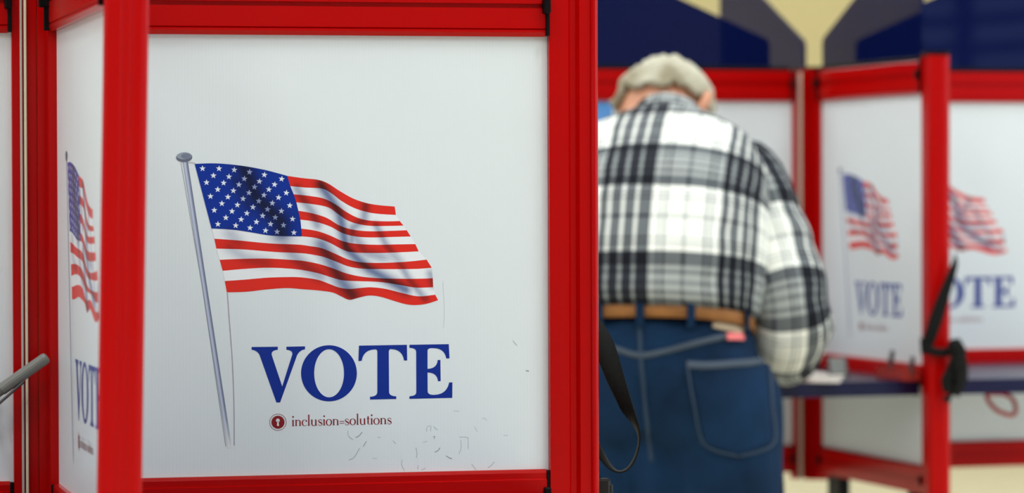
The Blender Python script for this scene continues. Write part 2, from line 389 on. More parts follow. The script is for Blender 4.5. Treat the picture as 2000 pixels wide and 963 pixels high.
FOLDS = [([(478, 330), (490, 360), (500, 385), (525, 410), (548, 432), (550, 458)], 17, .8), ([(462, 352), (485, 400)], 12, .5),
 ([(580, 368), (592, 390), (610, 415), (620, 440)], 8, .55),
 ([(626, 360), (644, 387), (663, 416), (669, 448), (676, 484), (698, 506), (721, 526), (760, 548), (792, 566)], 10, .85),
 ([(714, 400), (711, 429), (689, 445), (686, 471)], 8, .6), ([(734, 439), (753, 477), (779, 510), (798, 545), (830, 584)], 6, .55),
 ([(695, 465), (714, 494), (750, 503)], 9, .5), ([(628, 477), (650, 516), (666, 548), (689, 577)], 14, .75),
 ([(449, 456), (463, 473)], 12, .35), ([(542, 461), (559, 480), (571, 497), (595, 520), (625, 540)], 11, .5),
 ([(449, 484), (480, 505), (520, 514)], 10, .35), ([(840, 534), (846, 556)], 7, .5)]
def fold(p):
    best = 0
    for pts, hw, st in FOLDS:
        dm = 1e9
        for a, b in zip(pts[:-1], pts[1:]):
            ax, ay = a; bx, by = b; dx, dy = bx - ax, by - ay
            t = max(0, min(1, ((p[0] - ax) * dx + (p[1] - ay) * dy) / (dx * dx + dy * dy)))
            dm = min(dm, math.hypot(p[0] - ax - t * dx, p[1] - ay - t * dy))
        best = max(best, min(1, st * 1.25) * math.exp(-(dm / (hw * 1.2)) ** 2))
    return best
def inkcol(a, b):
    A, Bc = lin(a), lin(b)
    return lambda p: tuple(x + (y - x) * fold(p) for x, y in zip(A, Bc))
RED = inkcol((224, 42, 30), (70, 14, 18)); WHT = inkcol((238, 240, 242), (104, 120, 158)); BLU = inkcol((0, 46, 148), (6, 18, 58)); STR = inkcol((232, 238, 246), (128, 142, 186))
def make_flag():
    ik = Ink(); N_ = 64
    for k in range(13):
        lo = BD[k + 1]
        up = BD[k]
        if k == 7: up = B7L[:-1] + BD[7]
        a = catmull([(x, y, 0) for x, y in up], N_); b = catmull([(x, y, 0) for x, y in lo], N_)
        rows = [[x.lerp(y, r / 4) for x, y in zip(a, b)] for r in range(5)]
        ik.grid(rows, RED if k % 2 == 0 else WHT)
    # blue field between its four edges
    n = 30
    top = catmull([(x, y, 0) for x, y in B0L], n); bot = catmull([(x, y, 0) for x, y in B7L], n)
    right = catmull([(*BD[k][0], 0) for k in range(8)], n); left = [Vector((380.2, 320.2, 0)).lerp(Vector((413.1, 446.3, 0)), i / n) for i in range(n + 1)]
    def smp(cv, u):
        x = u * n; i = min(int(x), n - 1); return cv[i].lerp(cv[i + 1], x - i)
    def coons(u, v):
        c00, c10, c01, c11 = top[0], top[-1], bot[0], bot[-1]
        return smp(top, u) * (1 - v) + smp(bot, u) * v + smp(left, v) * (1 - u) + smp(right, v) * u - (c00 * (1 - u) * (1 - v) + c10 * u * (1 - v) + c01 * (1 - u) * v + c11 * u * v)
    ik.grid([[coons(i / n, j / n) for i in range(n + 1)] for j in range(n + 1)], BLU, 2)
    for r in range(9):
        for c in range(6 if r % 2 == 0 else 5):
            u = (.085 + .166 * c) if r % 2 == 0 else (.168 + .166 * c)
            v = .075 + r * .1065
            ce = coons(u, v); du = coons(min(u + .02, 1), v) - coons(max(u - .02, 0), v); an = math.atan2(du.y, du.x) * .6
            R_ = 6.3; pts = []
            for q in range(10):
                rr = R_ if q % 2 == 0 else R_ * .40
                ag = an - PI / 2 + q * PI / 5; pts.append((ce.x + rr * math.cos(ag), ce.y + rr * math.sin(ag)))
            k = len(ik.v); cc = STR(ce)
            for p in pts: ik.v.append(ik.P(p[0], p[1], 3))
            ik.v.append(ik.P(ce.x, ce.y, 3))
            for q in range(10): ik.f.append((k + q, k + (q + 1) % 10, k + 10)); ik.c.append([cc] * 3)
    return ik.mesh('flag_print')
def make_pole():
    ik = Ink()
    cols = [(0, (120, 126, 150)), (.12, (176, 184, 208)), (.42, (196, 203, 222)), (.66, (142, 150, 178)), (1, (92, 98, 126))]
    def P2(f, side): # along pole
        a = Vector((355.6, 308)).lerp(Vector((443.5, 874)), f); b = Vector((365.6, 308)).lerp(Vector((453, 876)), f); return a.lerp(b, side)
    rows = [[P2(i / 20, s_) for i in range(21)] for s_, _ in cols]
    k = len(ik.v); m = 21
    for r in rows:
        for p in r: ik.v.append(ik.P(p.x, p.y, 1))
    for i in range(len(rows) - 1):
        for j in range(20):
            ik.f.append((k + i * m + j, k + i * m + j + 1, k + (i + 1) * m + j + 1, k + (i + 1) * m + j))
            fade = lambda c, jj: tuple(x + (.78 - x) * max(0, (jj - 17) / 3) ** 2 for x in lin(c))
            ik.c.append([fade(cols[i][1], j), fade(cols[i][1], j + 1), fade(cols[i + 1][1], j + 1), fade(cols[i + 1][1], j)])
    ik.stroke([(353.5, 318), (395, 560), (441, 872)], 1.0, (150, 152, 160), 1)
    ik.stroke([(366, 318.5), (374, 317.5), (382, 319.5)], 2.2, (190, 186, 190), 1)
    ik.stroke(catmull([(444, 572, 0), (449, 640, 0), (453.5, 700, 0), (457, 790, 0), (457.5, 870, 0)], 16), 1.7, (168, 158, 172), 1)
    el = lambda cx, cy, rx, ry, n=28, ro=-.04: [(cx + rx * math.cos(2 * PI * i / n) * math.cos(ro) - ry * math.sin(2 * PI * i / n) * math.sin(ro), cy + rx * math.cos(2 * PI * i / n) * math.sin(ro) + ry * math.sin(2 * PI * i / n) * math.cos(ro)) for i in range(n)]
    ik.poly(el(359.8, 307.2, 15.8, 9.6), (104, 110, 128), 2)
    ik.poly(el(359.4, 304.8, 14.6, 6.6), (150, 158, 172), 3)
    ik.poly(el(363, 304.6, 9.5, 5), (118, 126, 146), 4)
    return ik.mesh('flagpole_print')
def qb(a, b, c, n=6): # quadratic curve points after a
    return [((1 - t) ** 2 * a[0] + 2 * t * (1 - t) * b[0] + t * t * c[0], (1 - t) ** 2 * a[1] + 2 * t * (1 - t) * b[1] + t * t * c[1]) for t in [i / n for i in range(1, n + 1)]]
def path(spec):
    out = []
    for s_ in spec:
        if len(s_) == 2: out.append(s_)
        else: out += qb(out[-1], (s_[0], s_[1]), (s_[2], s_[3]))
    return [(400 + x / 3.704, 640 + y / 3.704) for x, y in out]
def make_vote():
    ik = Ink(); C_ = (0, 42, 142)
    ik.poly(path([(338, 140), (528, 138), (528, 160), (478, 164, 484, 198), (560, 425), (632, 196), (640, 164, 590, 160), (590, 138), (725, 135), (725, 157), (690, 160, 668, 198), (545, 541), (518, 541), (396, 198), (380, 164, 338, 160)]), C_)
    el = lambda cx, cy, rx, ry, n=56: [(400 + (cx + rx * math.cos(2 * PI * i / n)) / 3.704, 640 + (cy + ry * math.sin(2 * PI * i / n)) / 3.704) for i in range(n)]
    ik.poly(el(898, 330, 202, 203), C_, 1, [el(899, 330, 108, 174)])
    ik.poly(path([(1115, 130), (1462, 124), (1464, 237), (1441, 238), (1430, 156, 1345, 155), (1332, 156, 1331, 175), (1333, 465), (1333, 495, 1385, 497), (1385, 516), (1195, 520), (1195, 500), (1247, 498, 1248, 465), (1248, 175), (1248, 158, 1232, 157), (1146, 160, 1135, 240), (1111, 242)]), C_)
    ik.poly(path([(1480, 124), (1765, 119), (1770, 222), (1747, 223), (1735, 148, 1650, 148), (1612, 146, 1611, 166), (1611, 298), (1680, 296, 1685, 234), (1704, 234), (1706, 387), (1687, 388), (1682, 326, 1611, 324), (1612, 460), (1614, 488, 1660, 486), (1750, 484, 1768, 396), (1791, 396), (1790, 508), (1480, 515), (1480, 496), (1530, 495, 1530, 465), (1529, 175), (1529, 147, 1480, 146)]), C_)
    return ik.mesh('vote_lettering')
def make_logo():
    ik = Ink(); C_ = (134, 24, 34)
    cx, cy = 542.9, 824.7
    ci = lambda r, n=36, x=cx, y=cy: [(x + r * math.cos(2 * PI * i / n), y + r * math.sin(2 * PI * i / n)) for i in range(n)]
    ik.poly(ci(16.5), (120, 30, 42), 1, [ci(15.6)])
    ik.poly(ci(12.8), C_, 1)
    ik.poly(ci(3.7, 16, cx - .3, cy - 3.4), (232, 228, 226), 2)
    ik.poly([(cx - 1.4, cy - 2.5), (cx + 1.0, cy - 2.5), (cx + 1.9, cy + 7.2), (cx - 2.1, cy + 7.2)], (232, 228, 226), 2)
    xh = 12.0; sx = 14.25; x = 569.5
    def base(xx): return 832.3 - (xx - 569) * .021
    def st(pts, wd):
        ik.stroke([(x + p[0] * sx, base(x + p[0] * sx) - p[1] * xh) for p in pts], wd, C_, 1)
    T_, h_ = 2.5, .8
    def arc(cx_, cy_, rx, ry, a0, a1, n=12): return [(cx_ + rx * math.cos(a0 + (a1 - a0) * i / n), cy_ + ry * math.sin(a0 + (a1 - a0) * i / n)) for i in range(n + 1)]
    def wv(n, thick, thin, f): return [thin + (thick - thin) * f(i / n) for i in range(n + 1)]
    for ch in 'inclusion=solutions':
        if ch in 'il':
            hh = 1.0 if ch == 'i' else 1.8
            st([(.2, 0), (.2, hh)], T_); st([(.04, .04), (.36, .04)], h_); st([(.06, hh - .04), (.2, hh - .02)], h_)
            if ch == 'i':
                c0 = (x + .2 * sx, base(x) - 1.5 * xh); ik.poly(ci(1.75, 12, *c0), C_, 1)
            adv = .42
        elif ch == 'n':
            st([(.2, 0), (.2, 1)], T_); st([(.74, 0), (.74, .72)], T_); st([(.04, .04), (.36, .04)], h_); st([(.58, .04), (.9, .04)], h_); st([(.06, .96), (.2, .98)], h_)
            pts = arc(.47, .68, .27, .29, PI * .95, 0); ik.stroke([(x + p[0] * sx, base(x) - p[1] * xh) for p in pts], wv(12, 2.4, .8, lambda t: t * t), C_, 1); adv = .96
        elif ch == 'u':
            st([(.2, .25), (.2, 1)], T_); st([(.74, 0), (.74, 1)], T_); st([(.06, .96), (.2, .98)], h_); st([(.6, .96), (.74, .98)], h_); st([(.74, .04), (.9, .04)], h_)
            pts = arc(.47, .3, .27, .29, -PI, -.1); ik.stroke([(x + p[0] * sx, base(x) - p[1] * xh) for p in pts], wv(12, 2.4, .8, lambda t: (1 - t) ** 2), C_, 1); adv = .98
        elif ch == 'o':
            pts = arc(.44, .5, .35, .5, 0, 2 * PI, 28); ik.stroke([(x + p[0] * sx, base(x) - p[1] * xh) for p in pts], [.8 + 1.7 * abs(math.cos(2 * PI * i / 28)) ** 1.5 for i in range(29)], C_, 1); adv = .9
        elif ch == 'c':
            pts = arc(.42, .5, .33, .5, .7, 2 * PI - .75, 20); ik.stroke([(x + p[0] * sx, base(x) - p[1] * xh) for p in pts], [.8 + 1.7 * max(0, -math.cos(.7 + (2 * PI - 1.45) * i / 20)) ** 1.5 for i in range(21)], C_, 1)
            ik.poly(ci(1.5, 10, x + .66 * sx, base(x) - .78 * xh), C_, 1); adv = .78
        elif ch == 's':
            pts = catmull([(.58, .74, 0), (.5, .95, 0), (.32, .98, 0), (.15, .86, 0), (.17, .66, 0), (.38, .5, 0), (.58, .34, 0), (.58, .13, 0), (.4, .01, 0), (.2, .04, 0), (.1, .28, 0)], 30)
            ik.stroke([(x + p[0] * sx, base(x) - p[1] * xh) for p in pts], [.9 + 1.6 * math.exp(-((i / 30 - .5) / .17) ** 2) for i in range(31)], C_, 1); adv = .7
        elif ch == 't':
            st([(.24, .12), (.24, 1.35)], T_); st([(.04, .97), (.46, .97)], h_); st([(.24, .1), (.34, .02), (.48, .1)], 1.0); adv = .54
        else:
            st([(.03, .30), (.68, .30)], 1.15); st([(.03, .60), (.68, .60)], 1.15); adv = .70
        x += adv * sx
    return ik.mesh('logo_print')
def make_scuffs():
    ik = Ink(); g = (152, 158, 164)
    def z(pts, wd=.8, c=g): ik.stroke(catmull([(660 + p[0] / 4.762, 780 + p[1] / 4.762, 0) for p in pts], 8), wd, c, 1)
    z([(165, 355), (200, 335), (225, 305)], 1.1, (120, 126, 136)); z([(100, 565), (150, 540), (200, 455)], .8, (128, 134, 142)); z([(235, 440), (265, 390)], 1.0, (126, 130, 140))
    z([(95, 290), (95, 335), (140, 375)], .7); z([(510, 385), (540, 412)]); z([(725, 450), (735, 500), (728, 545)], .8); z([(900, 490), (930, 478), (948, 450)], 1.1, (120, 126, 132))
    z([(1005, 525), (1040, 545), (1062, 550)], 1.1, (130, 134, 140)); z([(825, 300), (830, 255), (865, 250), (860, 295)], .6); z([(885, 345), (900, 345), (893, 368)], .9, (110, 114, 124))
    z([(1130, 352), (1170, 350), (1215, 358)], .7); z([(1140, 380), (1145, 450), (1125, 510)], .6); z([(1210, 360), (1212, 460)], .6); z([(1270, 255), (1295, 300)], .6); z([(1075, 108), (1130, 110)], .6)
    z([(1340, 175), (1365, 178), (1385, 195)], .6); z([(1395, 635), (1420, 620), (1455, 580)], .9); z([(1245, 605), (1285, 655)], .7); z([(600, 560), (592, 610), (620, 662)], .6); z([(775, 660), (815, 640)], .8)
    z([(745, 615), (742, 650)], .8); z([(890, 250), (925, 285)], .7); z([(790, 400), (830, 390)], .6); z([(1540, 335), (1580, 337)], .6); z([(320, 548), (360, 550)], .6); z([(370, 355), (395, 352)], .6)
    ik.stroke(catmull([(865, 550, 0), (868, 610, 0), (866, 640, 0)], 6), .5, (185, 190, 194)); ik.stroke([(1001, 665), (1010, 675)], .8, g); ik.stroke([(1027, 724), (1033, 725)], 1.2, (90, 90, 96))
    return ik.mesh('scuff_marks')
PRINTS = [('flag_print', make_flag()), ('flagpole_print', make_pole()), ('vote_lettering', make_vote()), ('logo_print', make_logo())]
SCUFF = make_scuffs()

# --- booth pieces, built along an arm: x = outwards from the hub, y = across, z = up from the floor
def sym(half):                             # mirror a half profile (a list of (a, n)) about n = 0
    return half + [(a, -n) for a, n in reversed(half)]
Z_TOP = ZT + .058
Z_LOW = CAMZ - .523; Z_LOW2 = CAMZ - .574
SHELF_T = ZB - .0265; SHELF_B = SHELF_T - .028
xyz_up = lambda p, q, h: (p, q, h)
xyz_out = lambda q, z, h: (h, q, z)
def booth_meshes():
    M = {}
    b = MB(); o = T_OUT
    prof = sym([(o, .0125), (o + .0235, .0125), (o + .026, .010), (o + .0325, .010), (o + .036, .0165), (o + .0485, .0175), (o + .0495, .0205), (o + .0515, .0220), (o + .054, .0215), (o + .0572, .0190), (o + .0592, .014), (o + .0598, .011), (o + .060, .006), (o + .0592, .005), (o + .0592, .0035), (o + .060, .0025)])
    b.extrude(prof, CAMZ - .60, CAMZ + .2555, xyz_up); M['outer_post'] = b.mesh('outer_post', 'red_paint')
    b = MB(); b.extrude(sym([(o - .0005, .014), (o + .052, .0235), (o + .0615, .014)]), CAMZ + .2556, CAMZ + .263, xyz_up); M['post_cap'] = b.mesh('post_cap', 'black_plastic')
    b = MB(); b.extrude(sym([(.022, .012), (.050, .012)]), CAMZ - .588, CAMZ + .247, xyz_up); M['hinge_stile'] = b.mesh('hinge_stile', 'red_paint')
    for s_, nm, a0, a1, mt in ((-1, 'cream_edging', .0335, .0366, 'cream_strip'), (-1, 'grey_edging', .0385, .0410, 'grey_strip')):
        for q_, sg in enumerate((-1, 1)):
            b = MB(); b.cbox((a0, min(sg * .0120, sg * .0165), CAMZ - .588), (a1, max(sg * .0120, sg * .0165), CAMZ + .244), .0006)
            M[nm + str(q_)] = b.mesh(nm, mt)
    b = MB(); b.extrude([(q, z) for z, q in sym([(ZT - .004, .0100), (ZT + .0010, .0118), (ZT + .0035, .0118), (ZT + .0045, .0095), (ZT + .0058, .0118), (ZT + .0295, .0118), (ZT + .0300, .0065), (ZT + .0345, .0065), (ZT + .0350, .0118), (ZT + .057, .0118), (ZT + .058, .0108)])], .0545, .5785, xyz_out); M['top_rail'] = b.mesh('top_rail', 'red_paint')
    b = MB(); b.extrude([(q, z) for z, q in sym([(ZB - .0262, .0118), (ZB - .0090, .0118), (ZB - .0080, .0100), (ZB - .0010, .0100), (ZB + .003, .0080)])], .0545, .5785, xyz_out); M['shelf_rail'] = b.mesh('shelf_rail', 'red_paint')
    b = MB(); b.extrude([(q, z) for z, q in sym([(Z_LOW2, .0108), (Z_LOW2 + .001, .0118), (Z_LOW - .026, .0118), (Z_LOW - .0255, .008), (Z_LOW - .022, .008), (Z_LOW - .0215, .0118), (Z_LOW, .0118), (Z_LOW + .003, .0090)])], .0545, .5785, xyz_out); M['bottom_rail'] = b.mesh('bottom_rail', 'red_paint')
    def bracket(zlo, zhi, nm, knob, pr=.0122):
        for q_, (a, c) in enumerate(((.0502, .0545), (.5785, .5824))):
            b = MB(); b.cbox((a, -pr, zlo), (c, pr, zhi), .0008)
            kx = .0502 if a < .3 else .5744
            if knob:
                for sg in (-1, 1): b.cbox((kx, min(sg * .008, sg * (pr + .006)), knob - .009), (kx + .008, max(sg * .008, sg * (pr + .006)), knob + .009), .0015)
            M[nm + str(q_)] = b.mesh(nm, 'black_plastic')
    bracket(ZT - .003, Z_TOP + .002, 'top_bracket', ZT + .032, .0175); bracket(ZB - .030, ZB + .002, 'shelf_bracket', ZB - .027); bracket(Z_LOW2 - .002, Z_LOW + .002, 'bottom_bracket', Z_LOW - .024)
    b = MB(); b.box((T_IN - .004, -NS, ZB - .004), (T_OUT + .006, NS, ZT + .004)); M['sheet'] = b.mesh('upper_sheet', 'white_sheet')
    b = MB(); b.box((T_IN - .004, -NS, Z_LOW - .004), (T_OUT + .006, NS, ZB - .020)); M['lower_sheet'] = b.mesh('lower_sheet', 'white_sheet')
    b = MB()
    b.cbox((.095, -.011, .03), (.165, .011, Z_LOW2), .003); M['leg_in'] = b.mesh('inner_leg', 'black_plastic')
    b = MB(); b.cbox((.505, -.011, .03), (.540, .011, Z_LOW2), .003); M['leg_out'] = b.mesh('outer_leg', 'black_plastic')
    b = MB(); b.cbox((.075, -.06, 0), (.56, .06, .03), .006); M['foot'] = b.mesh('foot_bar', 'dark_rubber')
    def screen(t0):
        b = MB(); t1 = .560; h0 = .066; sl = .42; h1 = h0 + (t1 - t0) * sl
        b.extrude([(t0, Z_TOP + .0095), (t1, Z_TOP + .0095), (t1, Z_TOP + h1), (t0 + .006, Z_TOP + h0), (t0, Z_TOP + h0 - .01)], -.003, .003, lambda p, q, h: (p, h, q))
        return b.mesh('privacy_screen', 'navy_acrylic')
    M['screen'] = screen(.052); M['screen_short'] = screen(.098)
    b = MB(); b.cbox((.056, -.0075, Z_TOP), (.565, .0075, Z_TOP + .0095), .001); M['channel'] = b.mesh('screen_channel', 'black_plastic')
    b = MB(); b.extrude([(-.0215, -.0215), (.0215, -.0215), (.0215, .0215), (-.0215, .0215)], CAMZ - .590, CAMZ + .250, xyz_up); M['hub'] = b.mesh('hub_post', 'red_paint')
    b = MB(); b.cbox((-.024, -.024, CAMZ + .2502), (.024, .024, CAMZ + .256), .002); M['hubcap'] = b.mesh('hub_cap', 'black_plastic')
    b = MB(); g = .0135
    shp = [(.026, .026), (.572, g), (.576, .12), (.578, .26), (.570, .38), (.545, .46), (.46, .545), (.38, .570), (.26, .578), (.12, .576), (g, .572)]
    b.extrude(shp, SHELF_B, SHELF_T, xyz_up); M['shelf'] = b.mesh('writing_shelf', 'navy_board')
    return M
BM_ = booth_meshes()
def make_booth(base, th, label, scuffed):
    bt = empty('voting_booth', base, th); tag(bt, label, 'voting booth', 'voting booths')
    new_obj('hub_post', BM_['hub'], bt); new_obj('hub_cap', BM_['hubcap'], bt)
    for k in range(4):
        rz = (0, -PI / 2, PI, PI / 2)[k]       # right arm, arm towards the camera, left arm, arm away
        def part(nm, me):
            o = new_obj(nm, me, bt); o.rotation_euler = (0, 0, rz); return o
        po = part('outer_post', BM_['outer_post'])
        if scuffed and k == 1:                  # this post leans a little
            po.rotation_euler = (-.0198, 0, rz); po.location = Matrix.Rotation(rz, 3, 'Z') @ Vector((0, -.0198 * 1.21, 0))
        c = new_obj('post_cap', BM_['post_cap'], po)
        st = part('hinge_stile', BM_['hinge_stile'])
        
        for q_ in ('01' if k == 2 else ''): new_obj('cream_edging', BM_['cream_edging' + q_], st); new_obj('grey_edging', BM_['grey_edging' + q_], st)
        for nm, br in (('top_rail', 'top_bracket'), ('shelf_rail', 'shelf_bracket'), ('bottom_rail', 'bottom_bracket')):
            r = part(nm, BM_[nm]); new_obj('corner_bracket', BM_[br + '0'], r); new_obj('corner_bracket', BM_[br + '1'], r)
        sh = part('upper_sheet', BM_['sheet'])
        for nm, me in PRINTS:
            fp = new_obj(nm, me, sh)
            if not scuffed and k == 0: fp.location = (-.020, 0, 0)
            bk = new_obj(nm, me, sh); bk.location = (2 * TM, 0, 0); bk.rotation_euler = (0, 0, PI)
        if scuffed and k == 0: tag(new_obj('scuff_marks', SCUFF, sh), kind='stuff')
        part('lower_sheet', BM_['lower_sheet'])
        sc = part('privacy_screen', BM_['screen_short' if k == 2 else 'screen']); new_obj('screen_channel', BM_['channel'], sc)
        part('leg', BM_['leg_out'])
        if k == 1: part('leg', BM_['leg_in']); part('foot_bar', BM_['foot'])
        ws = part('writing_shelf', BM_['shelf'])
    return bt
make_booth(*B1, 'near red-framed voting booth with sharp flag and VOTE panel, filling the left', True)
make_booth(*B2, 'far blurred red-framed voting booth that the plaid-shirted man writes at', False)
def booth_pt(B, arm, t, n, z):             # arm 'r','a','l': a point in arm coordinates -> world
    c, th = B; rz = th + {'r': 0, 'a': -PI / 2, 'l': PI}[arm]
    return c + Matrix.Rotation(rz, 3, 'Z') @ Vector((t, n, 0)) + Vector((0, 0, z))

# ------------------------------------------------------------------ the voter
MAN = Vector((.2525, 6.15, 0)); YAW = -math.radians(12)
man = empty('person', MAN, YAW)
tag(man, 'man in plaid flannel shirt and jeans stooping over the far booth, seen from behind', 'person')
MW = Matrix.Translation(MAN) @ Matrix.Rotation(YAW, 4, 'Z'); MWI = MW.inverted()
def mlocal(v): return MWI @ v
HEADC = Vector((-.037, .335, 1.366))
HR = Matrix.Rotation(-math.radians(17), 3, 'Z') @ Matrix.Rotation(-math.radians(52), 3, 'X')
def hp(x, y, z): return HEADC + HR @ Vector((x, y, z))
SH, EL, WR = Vector((.148, .17, 1.240)), Vector((.236, .07, 1.010)), Vector((.208, .325, .889))
SHl, ELl, WRl = Vector((-.165, .17, 1.265)), Vector((-.25, .09, 1.02)), Vector((-.15, .335, .893))
def body():
    b = MB()
    b.ball(HEADC, (.076, .092, .100), 28, 18, HR)
    b.ball(hp(0, .055, -.045), (.056, .052, .068), 20, 14, HR)          # face and jaw
    b.ball(hp(0, .070, -.095), (.030, .026, .022), 14, 10, HR)          # chin
    b.capsule(hp(0, .100, .010), hp(0, .120, -.030), .008, .014)        # nose
    b.ball(hp(0, .100, -.062), (.024, .012, .008), 12, 8, HR)           # mouth
    for s_ in (-1, 1):
        b.ball(hp(.034 * s_, .088, .016), (.022, .014, .008), 12, 8, HR)    # brow
        b.ball(hp(.045 * s_, .075, -.03), (.02, .02, .02), 12, 8, HR)       # cheek
        b.ball(hp(.090 * s_ if s_ > 0 else -.072, -.022, .002), (.010, .023, .034), 14, 10, HR @ Matrix.Rotation(.5 * s_, 3, 'Z'))   # ear
        b.ball(hp(.081 * s_, .004, -.040), (.009, .012, .014), 12, 8, HR)
    b.capsule((-.012, .235, 1.32), hp(0, -.012, -.062), .062, .060)     # neck
    b.capsule((0, .02, 1.0), (0, .10, 1.17), .12, .125); b.capsule((0, .10, 1.17), (0, .20, 1.28), .12, .075)
    b.capsule((-.06, .02, 1.0), (.06, .02, 1.0), .105, .105)
    for s_, a, e, q in ((1, SH, EL, WR), (-1, SHl, ELl, WRl)):
        b.capsule((.04 * s_, .2, 1.285), a, .06, .050); b.capsule(a, e, .048, .040); b.capsule(e, q, .040, .026)
        b.capsule((.10 * s_, 0, .88), (.138 * s_, .03, .50), .085, .055); b.capsule((.138 * s_, .03, .5), (.165 * s_, -.02, .10), .052, .036)
        b.ball((.165 * s_, .05, .06), (.04, .11, .035)); 
        # hand resting on the shelf: palm, four fingers and a thumb
        f = Vector((-.10 * s_, 1, 0)).normalized(); r = Vector((f.y, -f.x, 0)) * s_; up = Vector((0, 0, 1))
        pc = q + f * .055 + up * -.004
        b.capsule(q, q + f * .03, .025, .024)
        for j in range(4): b.capsule(q + f * .03 + r * (-.024 + .016 * j), q + f * .088 + r * (-.027 + .018 * j), .0135, .0115, 10)
        for j, ln in enumerate((.062, .072, .068, .054)):
            k0 = q + f * .090 + r * (-.028 + .0185 * j)
            k1 = k0 + f * ln * .5 + up * .006 + r * .002 * (j - 1.5); k2 = k1 + f * ln * .5 - up * .016
            b.capsule(k0, k1, .0095, .0088, 10); b.capsule(k1, k2, .0088, .0075, 10)
        t0 = q + f * .028 - r * .024; t1 = t0 + f * .030 - r * .024; t2 = t1 + f * .03 - r * .004 - up * .006
        b.capsule(t0, t1, .013, .0105, 10); b.capsule(t1, t2, .0105, .0085, 10)
    return remesh(b, .0048, 4, .5)
bme = body(); bme.materials.append(MATS['skin']); bo = new_obj('body', bme, man)
for s_ in (-1, 1):
    e = MB(); e.ball(hp(.032 * s_, .0905, -.002), .0105, 14, 10); e.build('eye', 'eye_white', man, True)
# hair: a thick shell over crown, back and sides
def hair():
    b = MB(); seg, rings = 64, 44; keep = {}
    rad = (.0935, .108, .112)
    def q(i, j, sc):
        th = PI * (i + .5) / rings; ph = 2 * PI * j / seg
        d = Vector((math.sin(th) * math.cos(ph), math.sin(th) * math.sin(ph), math.cos(th)))
        nz = noise.noise(d * 3.2) * .007 + noise.noise(Vector((d.x * 11, d.y * 5, d.z * 11))) * .0065 + noise.noise(Vector((d.x * 30, d.y * 12, d.z * 30))) * .003
        p = Vector((d.x * (rad[0] + nz), d.y * (rad[1] + nz), d.z * (rad[2] + nz))) * sc
        return d, HEADC + HR @ p
    def ok(d):
        if d.y > .25: return d.z > .42 + (d.y - .25) * .5
        if d.y > -.30: return d.z > (.10 - (.25 - d.y) * .10 if d.x > 0 else -.30)
        return d.z > -.40 + (.42 * max(0, d.x - .15) if d.x > 0 else .10 * abs(d.x)) + .05 * math.sin(d.x * 11)
    for lay, sc in ((0, 1.0), (1, .86)):
        for i in range(rings):
            for j in range(seg): d, p = q(i, j, sc); b.v.append(tuple(p)); keep[(i, j)] = ok(d)
    n = rings * seg; V = lambda l, i, j: l * n + i * seg + j % seg
    quads = [(i, j) for i in range(rings - 1) for j in range(seg) if all(keep[(a, c % seg)] for a in (i, i + 1) for c in (j, j + 1))]
    qs = set(quads)
    for i, j in quads:
        b.f.append((V(0, i, j), V(0, i + 1, j), V(0, i + 1, j + 1), V(0, i, j + 1))); b.f.append((V(1, i, j + 1), V(1, i + 1, j + 1), V(1, i + 1, j), V(1, i, j)))
        for (di, dj, e0, e1) in ((-1, 0, (i, j + 1), (i, j)), (1, 0, (i + 1, j), (i + 1, j + 1)), (0, -1, (i, j), (i + 1, j)), (0, 1, (i + 1, j + 1), (i, j + 1))):
            nb = (i + di, (j + dj) % seg)
            if nb not in qs and not (i == 0 and di == -1): b.f.append((V(0, *e0), V(0, *e1), V(1, *e1), V(1, *e0)))
    top = len(b.v); b.v.append(tuple(HEADC + HR @ Vector((0, 0, rad[2])))); 
    for j in range(seg): b.f.append((V(0, 0, j), V(0, 0, j + 1), top))
    b.v.append(tuple(HEADC + HR @ Vector((0, 0, rad[2] * .86))))
    for j in range(seg): b.f.append((V(1, 0, j + 1), V(1, 0, j), top + 1))
    me = b.mesh('hair', 'grey_hair', True)
    bm = bmesh.new(); bm.from_mesh(me); bmesh.ops.delete(bm, geom=[v for v in bm.verts if not v.link_faces], context='VERTS'); bm.to_mesh(me); bm.free()
    return me
new_obj('hair', hair(), man)

